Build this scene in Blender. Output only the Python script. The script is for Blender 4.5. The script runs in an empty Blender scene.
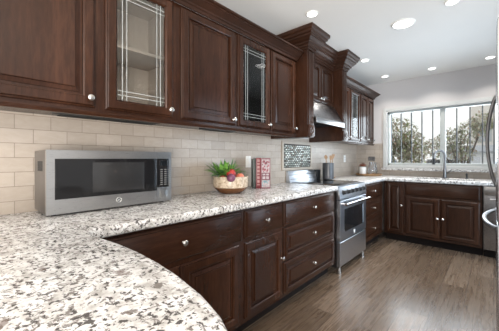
import bpy, bmesh, math, random
from mathutils import Vector, Matrix
R = math.radians
C = bpy.context.scene.collection
SC = bpy.context.scene
random.seed(7)

# ------------------------------------------------------------------ camera, world, lights, exposure
cam_d = bpy.data.cameras.new('camera')
cam = bpy.data.objects.new('camera', cam_d); C.objects.link(cam)
cam.location = (1.85, 0.0, 1.203)
cam.rotation_euler = (R(90), 0, R(41.95))
cam_d.sensor_fit = 'HORIZONTAL'; cam_d.sensor_width = 36
cam_d.lens = 272 / 499 * 36
cam_d.shift_y = -(165.5 - 158.5) / 499
cam_d.clip_start = 0.02
SC.camera = cam

SC.view_settings.view_transform = 'Standard'
SC.view_settings.look = 'None'
SC.view_settings.gamma = 1.0
SC.view_settings.use_curve_mapping = False
SC.view_settings.exposure = 0.06

world = bpy.data.worlds.new('world'); SC.world = world
world.use_nodes = True
wn = world.node_tree.nodes; wl = world.node_tree.links
bg = wn['Background']
bg.inputs['Color'].default_value = (1.0, 0.995, 0.985, 1)
bg.inputs['Strength'].default_value = 1.08

def area_light(name, loc, rot, size, power, color=(1, 1, 1), size_y=None):
    l = bpy.data.lights.new(name, 'AREA'); l.energy = power; l.color = color
    l.shape = 'RECTANGLE' if size_y else 'SQUARE'
    l.size = size
    if size_y: l.size_y = size_y
    o = bpy.data.objects.new(name, l); C.objects.link(o)
    o.location = loc; o.rotation_euler = rot
    return o
# daylight coming in through the kitchen window and from the open living side, then two added fills
area_light('window_daylight', (1.2, 5.25, 1.6), (R(-90), 0, 0), 1.5, 30, (0.82, 0.90, 1.0), 0.95)
area_light('living_side_daylight', (4.6, -2.2, 1.5), (R(90), 0, R(58)), 2.6, 60, (1.0, 0.98, 0.95), 2.0)
area_light('ceiling_fill_light', (3.0, -1.6, 0.9), (R(160), 0, R(15)), 1.6, 305, (1.0, 0.955, 0.90), 1.6)  # unseen uplight added to brighten the ceiling and bounce into the room
area_light('door_fill_light', (3.0, 3.4, 1.15), (R(90), 0, R(90)), 1.6, 85, (0.66, 0.81, 1.0), 2.0)  # added outside the unseen door to fill the far end with cool light
CAN_POWER = 3.6

# ------------------------------------------------------------------ materials
def new_mat(name):
    m = bpy.data.materials.new(name); m.use_nodes = True
    nt = m.node_tree
    return m, nt, nt.nodes['Principled BSDF']
def node(nt, typ, **kw):
    n = nt.nodes.new(typ)
    for k, v in kw.items():
        setattr(n, k, v)
    return n
def ramp(nt, stops):
    n = nt.nodes.new('ShaderNodeValToRGB')
    el = n.color_ramp.elements
    while len(el) < len(stops): el.new(0.5)
    for e, (p, c) in zip(el, stops):
        e.position = p
        e.color = (c, c, c, 1) if isinstance(c, (int, float)) else (*c, 1)
    return n
def coords(nt, scale=(1, 1, 1), kind='Object'):
    tc = node(nt, 'ShaderNodeTexCoord'); mp = node(nt, 'ShaderNodeMapping')
    mp.inputs['Scale'].default_value = scale
    nt.links.new(tc.outputs[kind], mp.inputs['Vector'])
    return mp.outputs['Vector']
def noise(nt, vec, scale, detail=4, rough=0.55, dist=0.0):
    n = node(nt, 'ShaderNodeTexNoise')
    n.inputs['Scale'].default_value = scale; n.inputs['Detail'].default_value = detail
    n.inputs['Roughness'].default_value = rough; n.inputs['Distortion'].default_value = dist
    nt.links.new(vec, n.inputs['Vector'])
    return n.outputs['Fac']
def mixc(nt, fac, a, b, mode='MIX'):
    n = node(nt, 'ShaderNodeMix', data_type='RGBA', blend_type=mode)
    for sock, val in ((n.inputs[0], fac), (n.inputs[6], a), (n.inputs[7], b)):
        if isinstance(val, (int, float)): sock.default_value = val
        elif isinstance(val, tuple): sock.default_value = (*val, 1)
        else: nt.links.new(val, sock)
    return n.outputs[2]
def bump(nt, bsdf, h, strength=0.2, dist=0.002):
    b = node(nt, 'ShaderNodeBump'); b.inputs['Strength'].default_value = strength
    b.inputs['Distance'].default_value = dist
    nt.links.new(h, b.inputs['Height']); nt.links.new(b.outputs['Normal'], bsdf.inputs['Normal'])

def plain(name, col, rough=0.5, metal=0.0, var=0.06, vscale=14, spec=0.5, coat=0.0):
    m, nt, b = new_mat(name)
    f = noise(nt, coords(nt), vscale, 3)
    lo = tuple(max(0, c * (1 - var)) for c in col); hi = tuple(min(1, c * (1 + var)) for c in col)
    r = ramp(nt, [(0.3, lo), (0.7, hi)]); nt.links.new(f, r.inputs['Fac'])
    nt.links.new(r.outputs['Color'], b.inputs['Base Color'])
    b.inputs['Roughness'].default_value = rough; b.inputs['Metallic'].default_value = metal
    b.inputs['Specular IOR Level'].default_value = spec
    b.inputs['Coat Weight'].default_value = coat; b.inputs['Coat Roughness'].default_value = 0.12
    return m
def wood(name, dark, mid, light, stretch, rough=0.24, coat=0.0):
    m, nt, b = new_mat(name)
    v = coords(nt, stretch)
    big = noise(nt, coords(nt, tuple(s * 0.18 for s in stretch)), 3.0, 3, 0.5, 0.6)
    fine = noise(nt, v, 9.0, 6, 0.65, 0.3)
    r = ramp(nt, [(0.25, dark), (0.52, mid), (0.8, light)])
    add = node(nt, 'ShaderNodeMath', operation='MULTIPLY_ADD')
    nt.links.new(fine, add.inputs[0]); add.inputs[1].default_value = 0.55
    half = node(nt, 'ShaderNodeMath', operation='MULTIPLY'); half.inputs[1].default_value = 0.45
    nt.links.new(big, half.inputs[0]); nt.links.new(half.outputs[0], add.inputs[2])
    nt.links.new(add.outputs[0], r.inputs['Fac'])
    nt.links.new(r.outputs['Color'], b.inputs['Base Color'])
    b.inputs['Roughness'].default_value = rough
    b.inputs['Coat Weight'].default_value = coat; b.inputs['Coat Roughness'].default_value = 0.18
    b.inputs['Specular IOR Level'].default_value = 0.30
    return m
def emit(name, col, strength):
    m, nt, b = new_mat(name)
    f = noise(nt, coords(nt), 8, 2)
    r = ramp(nt, [(0.2, tuple(c * 0.97 for c in col)), (0.8, col)]); nt.links.new(f, r.inputs['Fac'])
    nt.links.new(r.outputs['Color'], b.inputs['Emission Color'])
    b.inputs['Emission Strength'].default_value = strength
    b.inputs['Base Color'].default_value = (*col, 1)
    return m
def glass(name, tint=(0.97, 0.99, 0.98), refl=0.5):
    m, nt, b = new_mat(name)
    nt.nodes.remove(b)
    out = [n for n in nt.nodes if n.type == 'OUTPUT_MATERIAL'][0]
    tr = node(nt, 'ShaderNodeBsdfTransparent'); tr.inputs['Color'].default_value = (*tint, 1)
    gl = node(nt, 'ShaderNodeBsdfGlossy'); gl.inputs['Roughness'].default_value = 0.02
    fr = node(nt, 'ShaderNodeFresnel'); fr.inputs['IOR'].default_value = 1.5
    mu = node(nt, 'ShaderNodeMath', operation='MULTIPLY'); mu.inputs[1].default_value = refl
    mx = node(nt, 'ShaderNodeMixShader')
    nt.links.new(fr.outputs[0], mu.inputs[0]); nt.links.new(mu.outputs[0], mx.inputs[0])
    nt.links.new(tr.outputs[0], mx.inputs[1]); nt.links.new(gl.outputs[0], mx.inputs[2])
    nt.links.new(mx.outputs[0], out.inputs['Surface'])
    return m

WD, WM, WL = (0.010, 0.0038, 0.0020), (0.031, 0.0120, 0.0062), (0.072, 0.029, 0.0155)
M = {}
M['wood_v'] = wood('espresso_wood_vertical', WD, WM, WL, (8, 8, 1))
M['wood_h'] = wood('espresso_wood_horizontal', WD, WM, WL, (1, 8, 8))
M['wood_m'] = wood('espresso_wood_moulding', WD, WM, WL, (1, 8, 8), 0.42)
M['wood_in'] = wood('cabinet_interior_maple', (0.42, 0.33, 0.27), (0.5, 0.41, 0.34), (0.56, 0.47, 0.40), (6, 6, 1), 0.5, 0)
M['toe'] = plain('toe_kick_black', (0.010, 0.007, 0.006), 0.7, 0, 0.06, 14, 0.15)
M['nickel'] = plain('satin_nickel', (0.56, 0.54, 0.51), 0.25, 1.0, 0.04)
M['chrome'] = plain('chrome', (0.82, 0.82, 0.83), 0.10, 1.0, 0.03)
M['black'] = plain('black_plastic', (0.012, 0.012, 0.013), 0.35)
M['darkslot'] = plain('dark_recess', (0.006, 0.006, 0.006), 0.8)
M['blackglass'] = plain('black_glass', (0.010, 0.010, 0.011), 0.06, 0, 0.05, 10, 0.28, 0.0)
M['white'] = plain('white_paint_trim', (0.56, 0.57, 0.56), 0.4, 0, 0.02)
M['vinyl'] = plain('white_vinyl_frame', (0.46, 0.49, 0.48), 0.35, 0, 0.02)
M['bar'] = plain('dark_painted_iron', (0.05, 0.055, 0.06), 0.5)
M['plate'] = plain('white_plate', (0.80, 0.80, 0.78), 0.35, 0, 0.02)
M['can_light'] = emit('downlight_lens', (1.0, 0.98, 0.95), 4.0)
M['glass'] = glass('window_glass', (0.97, 0.985, 0.98), 0.7)
M['cab_glass'] = glass('cabinet_glass', (0.93, 0.95, 0.95), 1.0)
M['etch'] = plain('bevelled_glass_line', (0.50, 0.53, 0.53), 0.2, 0, 0.03)

def steel(name, col, rough, stretch):
    m, nt, b = new_mat(name)
    f = noise(nt, coords(nt, stretch), 30, 3, 0.6)
    r = ramp(nt, [(0.3, tuple(c * 0.9 for c in col)), (0.7, col)]); nt.links.new(f, r.inputs['Fac'])
    nt.links.new(r.outputs['Color'], b.inputs['Base Color'])
    b.inputs['Metallic'].default_value = 1.0
    rr = ramp(nt, [(0.2, rough * 0.85), (0.8, rough * 1.15)]); nt.links.new(f, rr.inputs['Fac'])
    nt.links.new(rr.outputs['Color'], b.inputs['Roughness'])
    return m
M['steel'] = steel('brushed_stainless', (0.47, 0.47, 0.47), 0.30, (1, 20, 20))
M['steel_d'] = steel('brushed_stainless_dark', (0.25, 0.25, 0.26), 0.28, (1, 20, 20))
M['steel_r'] = steel('range_stainless_blue_sheen', (0.60, 0.64, 0.70), 0.30, (1, 20, 20))  # blue tint painted in for the cool reflection on the range front
M['steel_v'] = steel('brushed_stainless_vertical', (0.55, 0.56, 0.58), 0.25, (20, 20, 1))

# granite
m, nt, b = new_mat('speckled_white_granite'); M['granite'] = m
v = coords(nt)
warp = node(nt, 'ShaderNodeTexNoise'); warp.inputs['Scale'].default_value = 9; warp.inputs['Detail'].default_value = 3
nt.links.new(v, warp.inputs['Vector'])
va = node(nt, 'ShaderNodeVectorMath', operation='MULTIPLY_ADD')
nt.links.new(warp.outputs['Color'], va.inputs[0]); va.inputs[1].default_value = (0.06, 0.06, 0.06); nt.links.new(v, va.inputs[2])
wv = va.outputs[0]
cloud = noise(nt, wv, 26, 6, 0.62, 0.3)
rc = ramp(nt, [(0.34, (0.46, 0.44, 0.425)), (0.46, (0.68, 0.67, 0.66)), (0.56, (0.83, 0.83, 0.83))]); nt.links.new(cloud, rc.inputs['Fac'])
blot = noise(nt, wv, 52, 7, 0.68, 0.5)
rb = ramp(nt, [(0.535, 0.0), (0.595, 0.9)]); nt.links.new(blot, rb.inputs['Fac'])
c1 = mixc(nt, rb.outputs['Color'], rc.outputs['Color'], (0.17, 0.148, 0.135))
sp = noise(nt, v, 75, 5, 0.6, 0.4)
gate = noise(nt, v, 11, 3, 0.6)
mulg = node(nt, 'ShaderNodeMath', operation='MULTIPLY_ADD'); nt.links.new(gate, mulg.inputs[0]); mulg.inputs[1].default_value = 0.35; nt.links.new(sp, mulg.inputs[2])
rs = ramp(nt, [(0.728, 0.0), (0.775, 0.95)]); nt.links.new(mulg.outputs[0], rs.inputs['Fac'])
c2 = mixc(nt, rs.outputs['Color'], c1, (0.075, 0.068, 0.066))
br = noise(nt, wv, 13, 5, 0.6, 0.2)
rbr = ramp(nt, [(0.625, 0.0), (0.68, 0.75)]); nt.links.new(br, rbr.inputs['Fac'])
c3 = mixc(nt, rbr.outputs['Color'], c2, (0.15, 0.105, 0.085))
nt.links.new(c3, b.inputs['Base Color'])
b.inputs['Roughness'].default_value = 0.2; b.inputs['Specular IOR Level'].default_value = 0.4
b.inputs['Coat Weight'].default_value = 0.0; b.inputs['Coat Roughness'].default_value = 0.05

def tile_mat(name, ax):
    m, nt, b = new_mat(name)
    tc = node(nt, 'ShaderNodeTexCoord'); sx = node(nt, 'ShaderNodeSeparateXYZ'); cx = node(nt, 'ShaderNodeCombineXYZ')
    nt.links.new(tc.outputs['Object'], sx.inputs[0])
    nt.links.new(sx.outputs[ax], cx.inputs[0]); nt.links.new(sx.outputs[2], cx.inputs[1])
    bt = node(nt, 'ShaderNodeTexBrick')
    nt.links.new(cx.outputs[0], bt.inputs['Vector'])
    bt.inputs['Scale'].default_value = 1; bt.inputs['Brick Width'].default_value = 0.156
    bt.inputs['Row Height'].default_value = 0.0755; bt.inputs['Mortar Size'].default_value = 0.0015
    bt.inputs['Mortar Smooth'].default_value = 0.2; bt.inputs['Bias'].default_value = -0.1
    bt.inputs['Color1'].default_value = (0.40, 0.345, 0.293, 1); bt.inputs['Color2'].default_value = (0.465, 0.405, 0.35, 1)
    bt.inputs['Mortar'].default_value = (0.245, 0.205, 0.17, 1)
    f = noise(nt, coords(nt, (6, 6, 14)), 3, 5, 0.6, 0.6)
    r = ramp(nt, [(0.3, (0.90, 0.89, 0.87)), (0.7, (1, 1, 1))]); nt.links.new(f, r.inputs['Fac'])
    nt.links.new(mixc(nt, 1.0, bt.outputs['Color'], r.outputs['Color'], 'MULTIPLY'), b.inputs['Base Color'])
    b.inputs['Roughness'].default_value = 0.32
    inv = node(nt, 'ShaderNodeMath', operation='SUBTRACT'); inv.inputs[0].default_value = 1
    nt.links.new(bt.outputs['Fac'], inv.inputs[1])
    bump(nt, b, inv.outputs[0], 0.5, 0.002)
    return m
M['tile_l'] = tile_mat('beige_subway_tile_left', 1)
M['tile_b'] = tile_mat('beige_subway_tile_back', 0)

# floor planks run along y
m, nt, b = new_mat('grey_brown_wood_planks'); M['floor'] = m
tc = node(nt, 'ShaderNodeTexCoord'); sx = node(nt, 'ShaderNodeSeparateXYZ'); cx = node(nt, 'ShaderNodeCombineXYZ')
nt.links.new(tc.outputs['Object'], sx.inputs[0]); nt.links.new(sx.outputs[1], cx.inputs[0]); nt.links.new(sx.outputs[0], cx.inputs[1])
bt = node(nt, 'ShaderNodeTexBrick'); nt.links.new(cx.outputs[0], bt.inputs['Vector'])
bt.offset = 0.37
bt.inputs['Scale'].default_value = 1; bt.inputs['Brick Width'].default_value = 1.22; bt.inputs['Row Height'].default_value = 0.185
bt.inputs['Mortar Size'].default_value = 0.0035; bt.inputs['Mortar Smooth'].default_value = 0.1
bt.inputs['Color1'].default_value = (0.0, 0.0, 0.0, 1); bt.inputs['Color2'].default_value = (1, 1, 1, 1); bt.inputs['Mortar'].default_value = (0.5, 0.5, 0.5, 1)
rp = ramp(nt, [(0.0, (0.105, 0.072, 0.048)), (0.5, (0.15, 0.107, 0.075)), (1.0, (0.22, 0.162, 0.118))]); nt.links.new(bt.outputs['Color'], rp.inputs['Fac'])
# shift the grain from plank to plank
off = node(nt, 'ShaderNodeVectorMath', operation='MULTIPLY_ADD')
nt.links.new(bt.outputs['Color'], off.inputs[0]); off.inputs[1].default_value = (3.1, 5.7, 0); nt.links.new(tc.outputs['Object'], off.inputs[2])
mp = node(nt, 'ShaderNodeMapping'); mp.inputs['Scale'].default_value = (13, 0.7, 1); nt.links.new(off.outputs[0], mp.inputs['Vector'])
g1 = noise(nt, mp.outputs[0], 2.6, 7, 0.62, 0.7)
rg = ramp(nt, [(0.32, (0.62, 0.58, 0.55)), (0.44, (0.88, 0.86, 0.85)), (0.58, (1.0, 1.0, 1.0)), (0.72, (1.15, 1.15, 1.17))]); nt.links.new(g1, rg.inputs['Fac'])
mp2 = node(nt, 'ShaderNodeMapping'); mp2.inputs['Scale'].default_value = (60, 5, 1); nt.links.new(off.outputs[0], mp2.inputs['Vector'])
g2 = noise(nt, mp2.outputs[0], 2.2, 5, 0.7, 0.6)
rg2 = ramp(nt, [(0.33, (0.45, 0.42, 0.40)), (0.5, (0.95, 0.95, 0.95)), (0.7, (1.35, 1.35, 1.36))]); nt.links.new(g2, rg2.inputs['Fac'])
cc = mixc(nt, 1.0, rp.outputs['Color'], rg.outputs['Color'], 'MULTIPLY')
cc = mixc(nt, 1.0, cc, rg2.outputs['Color'], 'MULTIPLY')
cc = mixc(nt, bt.outputs['Fac'], cc, (0.09, 0.065, 0.05))
nt.links.new(cc, b.inputs['Base Color'])
b.inputs['Coat Weight'].default_value = 0.3; b.inputs['Coat Roughness'].default_value = 0.2
rr = ramp(nt, [(0.3, 0.22), (0.7, 0.34)]); nt.links.new(g1, rr.inputs['Fac']); nt.links.new(rr.outputs['Color'], b.inputs['Roughness'])
bump(nt, b, g1, 0.12, 0.002)

def wall_paint(name, col):
    m, nt, b = new_mat(name)
    f = noise(nt, coords(nt), 160, 3); f2 = noise(nt, coords(nt), 1.5, 2)
    r = ramp(nt, [(0.3, tuple(c * 0.97 for c in col)), (0.7, col)]); nt.links.new(f2, r.inputs['Fac'])
    nt.links.new(r.outputs['Color'], b.inputs['Base Color']); b.inputs['Roughness'].default_value = 0.75
    bump(nt, b, f, 0.08, 0.001)
    return m
M['wall'] = wall_paint('warm_grey_wall_paint', (0.62, 0.595, 0.59))
M['ceiling'] = wall_paint('white_ceiling_paint', (0.79, 0.78, 0.755))

# ------------------------------------------------------------------ mesh helpers
def empty(name, loc, rz, label, cat, group=None):
    o = bpy.data.objects.new(name, None); C.objects.link(o)
    o.empty_display_size = 0.1
    o.location = loc; o.rotation_euler = (0, 0, R(rz))
    tag(o, label, cat, group)
    return o
def tag(o, label=None, cat=None, group=None, kind=None):
    if label: o['label'] = label
    if cat: o['category'] = cat
    if group: o['group'] = group
    if kind: o['kind'] = kind
    return o
def build(name, bm, mat, parent=None, loc=(0, 0, 0), rot=(0, 0, 0), angle=35):
    bmesh.ops.recalc_face_normals(bm, faces=bm.faces[:])
    me = bpy.data.meshes.new(name)
    bm.to_mesh(me); bm.free()
    for p in me.polygons: p.use_smooth = True
    me.set_sharp_from_angle(angle=R(angle))
    for mm in (mat if isinstance(mat, (list, tuple)) else [mat]): me.materials.append(mm)
    o = bpy.data.objects.new(name, me); C.objects.link(o)
    o.location = loc; o.rotation_euler = rot
    if parent: o.parent = parent
    return o
def box(bm, x0, x1, y0, y1, z0, z1, bev=0.0, mi=0):
    t = bmesh.new()
    bmesh.ops.create_cube(t, size=1)
    for vv in t.verts:
        vv.co = Vector(((x0 + x1) / 2 + vv.co.x * (x1 - x0), (y0 + y1) / 2 + vv.co.y * (y1 - y0), (z0 + z1) / 2 + vv.co.z * (z1 - z0)))
    if bev > 0:
        bmesh.ops.bevel(t, geom=t.edges[:], offset=bev, segments=2, affect='EDGES', profile=0.6)
    merge(bm, t, mi)
def merge(bm, t, mi=0):
    mp = {}
    for vv in t.verts: mp[vv] = bm.verts.new(vv.co)
    for f in t.faces:
        try:
            nf = bm.faces.new([mp[q] for q in f.verts]); nf.material_index = mi
        except ValueError: pass
    t.free()
def bx(*a, **k):
    bm = bmesh.new(); box(bm, *a, **k); return bm
def lathe(bm, prof, seg=24, axis='z', loc=(0, 0, 0), mi=0):
    """prof = [(radius, height)...]; axis z up, or '-y' outwards from a cabinet front"""
    rings = []
    for r, h in prof:
        ring = []
        for i in range(seg):
            a = 2 * math.pi * i / seg
            if axis == 'z': p = (r * math.cos(a), r * math.sin(a), h)
            elif axis == '-y': p = (r * math.cos(a), -h, r * math.sin(a))
            else: p = (h, r * math.cos(a), r * math.sin(a))
            ring.append(bm.verts.new((p[0] + loc[0], p[1] + loc[1], p[2] + loc[2])))
        rings.append(ring)
    for a, c in zip(rings, rings[1:]):
        for i in range(seg):
            j = (i + 1) % seg
            bm.faces.new((a[i], a[j], c[j], c[i])).material_index = mi
    bm.faces.new(rings[0][::-1]).material_index = mi; bm.faces.new(rings[-1]).material_index = mi
def tube(bm, pts, rad, seg=10, mi=0):
    pts = [Vector(p) for p in pts]
    rads = rad if isinstance(rad, (list, tuple)) else [rad] * len(pts)
    rings = []
    t0 = (pts[1] - pts[0]).normalized()
    n = t0.orthogonal().normalized()
    for i, p in enumerate(pts):
        if i == 0: t = (pts[1] - p)
        elif i == len(pts) - 1: t = (p - pts[i - 1])
        else: t = (pts[i + 1] - pts[i - 1])
        t.normalize()
        n = (n - t * n.dot(t)).normalized(); bn = t.cross(n)
        rings.append([bm.verts.new(p + (n * math.cos(2 * math.pi * k / seg) + bn * math.sin(2 * math.pi * k / seg)) * rads[i]) for k in range(seg)])
    for a, c in zip(rings, rings[1:]):
        for i in range(seg):
            j = (i + 1) % seg
            bm.faces.new((a[i], a[j], c[j], c[i])).material_index = mi
    bm.faces.new(rings[0][::-1]).material_index = mi; bm.faces.new(rings[-1]).material_index = mi
def rings_rect(bm, w, h, rings, cap=True, closed=False, back=True):
    """nested rectangles (inset, y); x 0..w, z 0..h; joined into a moulded panel"""
    rs = []
    for ins, y in rings:
        rs.append([bm.verts.new(p) for p in ((ins, y, ins), (w - ins, y, ins), (w - ins, y, h - ins), (ins, y, h - ins))])
    seq = list(zip(rs, rs[1:]))
    if closed: seq.append((rs[-1], rs[0]))
    for a, c in seq:
        for i in range(4):
            j = (i + 1) % 4
            bm.faces.new((a[i], a[j], c[j], c[i]))
    if cap: bm.faces.new(rs[-1])
    if back and not closed: bm.faces.new(rs[0][::-1])
def prism(bm, outline, y0, y1, bev=0.0, axis='y', mi=0):
    """outline 2D -> extruded; axis 'y': outline is (x,z); axis 'x': (y,z); axis 'z': (x,y)"""
    t = bmesh.new()
    def P(p, d):
        return {'y': (p[0], d, p[1]), 'x': (d, p[0], p[1]), 'z': (p[0], p[1], d)}[axis]
    f = t.faces.new([t.verts.new(P(p, y0)) for p in outline])
    ex = bmesh.ops.extrude_face_region(t, geom=[f])
    dv = Vector(P((0, 0), y1 - y0))
    for g in ex['geom']:
        if isinstance(g, bmesh.types.BMVert): g.co += dv
    if bev > 0:
        bmesh.ops.bevel(t, geom=t.edges[:], offset=bev, segments=2, affect='EDGES', profile=0.6)
    merge(bm, t, mi)
def sweep(bm, path, prof, z_shift=0.0):
    """crown: open plan path, outward side to the right of travel; prof = closed list (offset, z)"""
    P = [Vector((p[0], p[1])) for p in path]
    cols = []
    for i, p in enumerate(P):
        def nrm(a, c):
            d = (c - a).normalized(); return Vector((d.y, -d.x))
        if i == 0: mit = nrm(P[0], P[1])
        elif i == len(P) - 1: mit = nrm(P[-2], P[-1])
        else:
            n1, n2 = nrm(P[i - 1], p), nrm(p, P[i + 1])
            mit = (n1 + n2); mit = mit / (1 + n1.dot(n2))
        cols.append([bm.verts.new((p.x + mit.x * o, p.y + mit.y * o, z + z_shift)) for o, z in prof])
    n = len(prof)
    for a, c in zip(cols, cols[1:]):
        for i in range(n):
            j = (i + 1) % n
            bm.faces.new((a[i], a[j], c[j], c[i]))
    bm.faces.new(cols[0]); bm.faces.new(cols[-1][::-1])
def text_bm(bm, s, size, place, depth=0.0008, mi=0):
    """letters as thin solid shapes; place(x, y, d) maps text plane coords to local coords"""
    cu = bpy.data.curves.new('lettering', 'FONT'); cu.body = s; cu.size = size; cu.extrude = depth / 2
    cu.align_x = 'CENTER'; cu.align_y = 'CENTER'; cu.resolution_u = 3
    o = bpy.data.objects.new('lettering', cu); C.objects.link(o)
    dg = bpy.context.evaluated_depsgraph_get()
    me = o.evaluated_get(dg).to_mesh()
    t = bmesh.new(); t.from_mesh(me)
    for vv in t.verts: vv.co = Vector(place(*vv.co))
    merge(bm, t, mi)
    o.evaluated_get(dg).to_mesh_clear()
    bpy.data.objects.remove(o); bpy.data.curves.remove(cu)

# ------------------------------------------------------------------ structure
XW, YB, ZC = 2.62, 4.97, 2.485
def struct(name, bm, mat, parent=None):
    o = build(name, bm, mat, parent)
    if not parent: o['kind'] = 'structure'
    return o
bm = bmesh.new(); prism(bm, [(-0.1, -4.0), (6.0, -4.0), (6.0, 1.1), (XW + 0.12, 1.1), (XW + 0.12, YB + 0.12), (-0.1, YB + 0.12)], -0.05, 0, axis='z')
struct('floor', bm, M['floor'])
bm = bmesh.new(); prism(bm, [(-0.1, -4.0), (6.0, -4.0), (6.0, 1.1), (XW + 0.12, 1.1), (XW + 0.12, YB + 0.12), (-0.1, YB + 0.12)], ZC, ZC + 0.1, axis='z')
struct('ceiling', bm, M['ceiling'])
struct('wall_left', bx(-0.12, -0.008, -4.0, YB + 0.12, 0, ZC), M['wall'])
bm = bmesh.new()
DY0, DY1, DZT = 2.62, 4.2, 2.1
for a in ((1.1, DY0, 0, ZC), (DY1, YB, 0, ZC), (DY0, DY1, DZT, ZC)): box(bm, XW, XW + 0.12, *a)
struct('wall_right', bm, M['wall'])
# unseen glazed door on the right wall, added to light the far end
dd = build('added_door_1', bx(XW + 0.02, XW + 0.10, DY0, DY1, 0.0, 0.03), M['vinyl']); dd['kind'] = 'structure'
bm = bmesh.new()
for a in ((DY0, DY0 + 0.05, 0.03, DZT), (DY1 - 0.05, DY1, 0.03, DZT), (DY0 + 0.05, DY1 - 0.05, DZT - 0.05, DZT), (DY0 + 0.05, DY1 - 0.05, 0.03, 0.12), ((DY0 + DY1) / 2 - 0.04, (DY0 + DY1) / 2 + 0.04, 0.12, DZT - 0.05)):
    box(bm, XW + 0.03, XW + 0.09, *a)
build('door_frame', bm, M['vinyl'], dd)
for a, c in ((DY0 + 0.05, (DY0 + DY1) / 2 - 0.04), ((DY0 + DY1) / 2 + 0.04, DY1 - 0.05)):
    build('door_pane', bx(XW + 0.055, XW + 0.061, a, c, 0.12, DZT - 0.05), M['glass'], dd)
WX0, WX1, WZ0, WZ1 = 0.51, 1.92, 1.09, 1.985
bm = bmesh.new()
for a in ((-0.008, WX0, 0, ZC), (WX1, XW + 0.12, 0, ZC), (WX0, WX1, 0, WZ0), (WX0, WX1, WZ1, ZC)):
    box(bm, a[0], a[1], YB, YB + 0.12, a[2], a[3])
struct('wall_back', bm, M['wall'])
struct('trim_1', bx(-0.008, 0.0, -0.6, YB - 0.008, 0.86, 1.46), M['tile_l'])
bm = bmesh.new()
box(bm, 0.0, WX0 - 0.07, YB - 0.008, YB, 0.9, 1.46)
box(bm, WX0 - 0.07, XW, YB - 0.008, YB, 0.9, 1.049)
struct('trim_2', bm, M['tile_b'])

# window
w = build('window_1', bx(WX0 + 0.02, WX1 - 0.02, YB + 0.07, YB + 0.10, WZ0 + 0.0, WZ0 + 0.02), M['vinyl']); w['kind'] = 'structure'
bm = bmesh.new()   # casing and jamb
for a in ((WX0 - 0.06, WX0, WZ0 - 0.04, WZ1 + 0.06), (WX1, WX1 + 0.06, WZ0 - 0.04, WZ1 + 0.06), (WX0, WX1, WZ1, WZ1 + 0.06), (WX0, WX1, WZ0 - 0.04, WZ0 )):
    box(bm, a[0], a[1], YB - 0.022, YB + 0.001, a[2], a[3], 0.004)
build('window_casing', bm, M['white'], w)
bm = bmesh.new()
box(bm, WX0, WX0 + 0.03, YB + 0.03, YB + 0.11, WZ0, WZ1, 0.003); box(bm, WX1 - 0.03, WX1, YB + 0.03, YB + 0.11, WZ0, WZ1, 0.003)
box(bm, WX0, WX1, YB + 0.03, YB + 0.11, WZ1 - 0.03, WZ1, 0.003); box(bm, WX0, WX1, YB + 0.03, YB + 0.11, WZ0, WZ0 + 0.04, 0.003)
build('window_frame', bm, M['vinyl'], w)
XM = 1.275
bm = bmesh.new()
box(bm, XM - 0.035, XM + 0.035, YB + 0.035, YB + 0.10, WZ0 + 0.03, WZ1 - 0.03, 0.004)
build('mullion', bm, M['vinyl'], w)
for a, c in ((WX0 + 0.03, XM - 0.035), (XM + 0.035, WX1 - 0.03)):
    build('window_pane', bx(a, c, YB + 0.066, YB + 0.072, WZ0 + 0.04, WZ1 - 0.03), M['glass'], w)
# granite ledge under the window
o = build('window_ledge', bx(WX0 - 0.07, 2.2, YB - 0.075, YB - 0.023, 1.012, 1.049, 0.004), M['granite'])
tag(o, 'narrow speckled granite ledge running along under the kitchen window', 'ledge')
# security bars outside
g = empty('security_grille', (WX0, YB + 0.2, WZ0), 0, 'dark vertical iron security bars fixed outside the kitchen window', 'window bars')
bm = bmesh.new()
for z in (-0.09, WZ1 - WZ0 + 0.09): build('rail', bx(-0.08, WX1 - WX0 + 0.08, -0.012, 0.012, z - 0.012, z + 0.012, 0.003), M['bar'], g)
for xx in (-0.07, WX1 - WX0 + 0.07):
    for zz in (-0.1, WZ1 - WZ0 + 0.08): build('bracket', bx(xx - 0.01, xx + 0.01, -0.08, -0.013, zz, zz + 0.02), M['bar'], g)
bm.free()
for u in (391.5, 401.2, 411.5, 422, 432.8, 443.5, 456.8, 470, 482.5, 494):
    t = (u - 249.5) / 272; s_, c_ = math.sin(R(41.95)), math.cos(R(41.95))
    xx = 1.85 + (YB + 0.2) * (-s_ + t * c_) / (c_ + t * s_) - WX0
    build('bar', bx(xx - 0.008, xx + 0.008, -0.008, 0.008, -0.085, WZ1 - WZ0 + 0.085), M['bar'], g)

# ------------------------------------------------------------------ cabinet parts
def knob(parent, x, z, y=-0.021):
    bm = bmesh.new()
    lathe(bm, [(0.007, 0), (0.0075, 0.002), (0.005, 0.005), (0.0045, 0.013), (0.010, 0.017), (0.0148, 0.021), (0.0155, 0.0245), (0.012, 0.028), (0.005, 0.0295)], 20, '-y')
    return build('knob', bm, M['nickel'], parent, (x, y, z))
ST = 0.06
def raised_door(parent, x, z, w, h, knob_at=None, name='door', st=ST, mat='wood_v'):
    bm = bmesh.new()
    rings_rect(bm, w, h, [(0, 0), (0, -0.008), (0.002, -0.0105), (0.009, -0.0135), (0.011, -0.0195), (0.014, -0.021), (st - 0.011, -0.021), (st - 0.009, -0.0185), (st - 0.003, -0.0165), (st - 0.001, -0.003), (st + 0.009, -0.003), (st + 0.010, -0.0075), (st + 0.029, -0.0130), (st + 0.0305, -0.0205), (st + 0.033, -0.0215)])
    d = build(name, bm, M[mat], parent, (x, 0, z), angle=20)
    if knob_at: knob(d, *knob_at)
    return d
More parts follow.
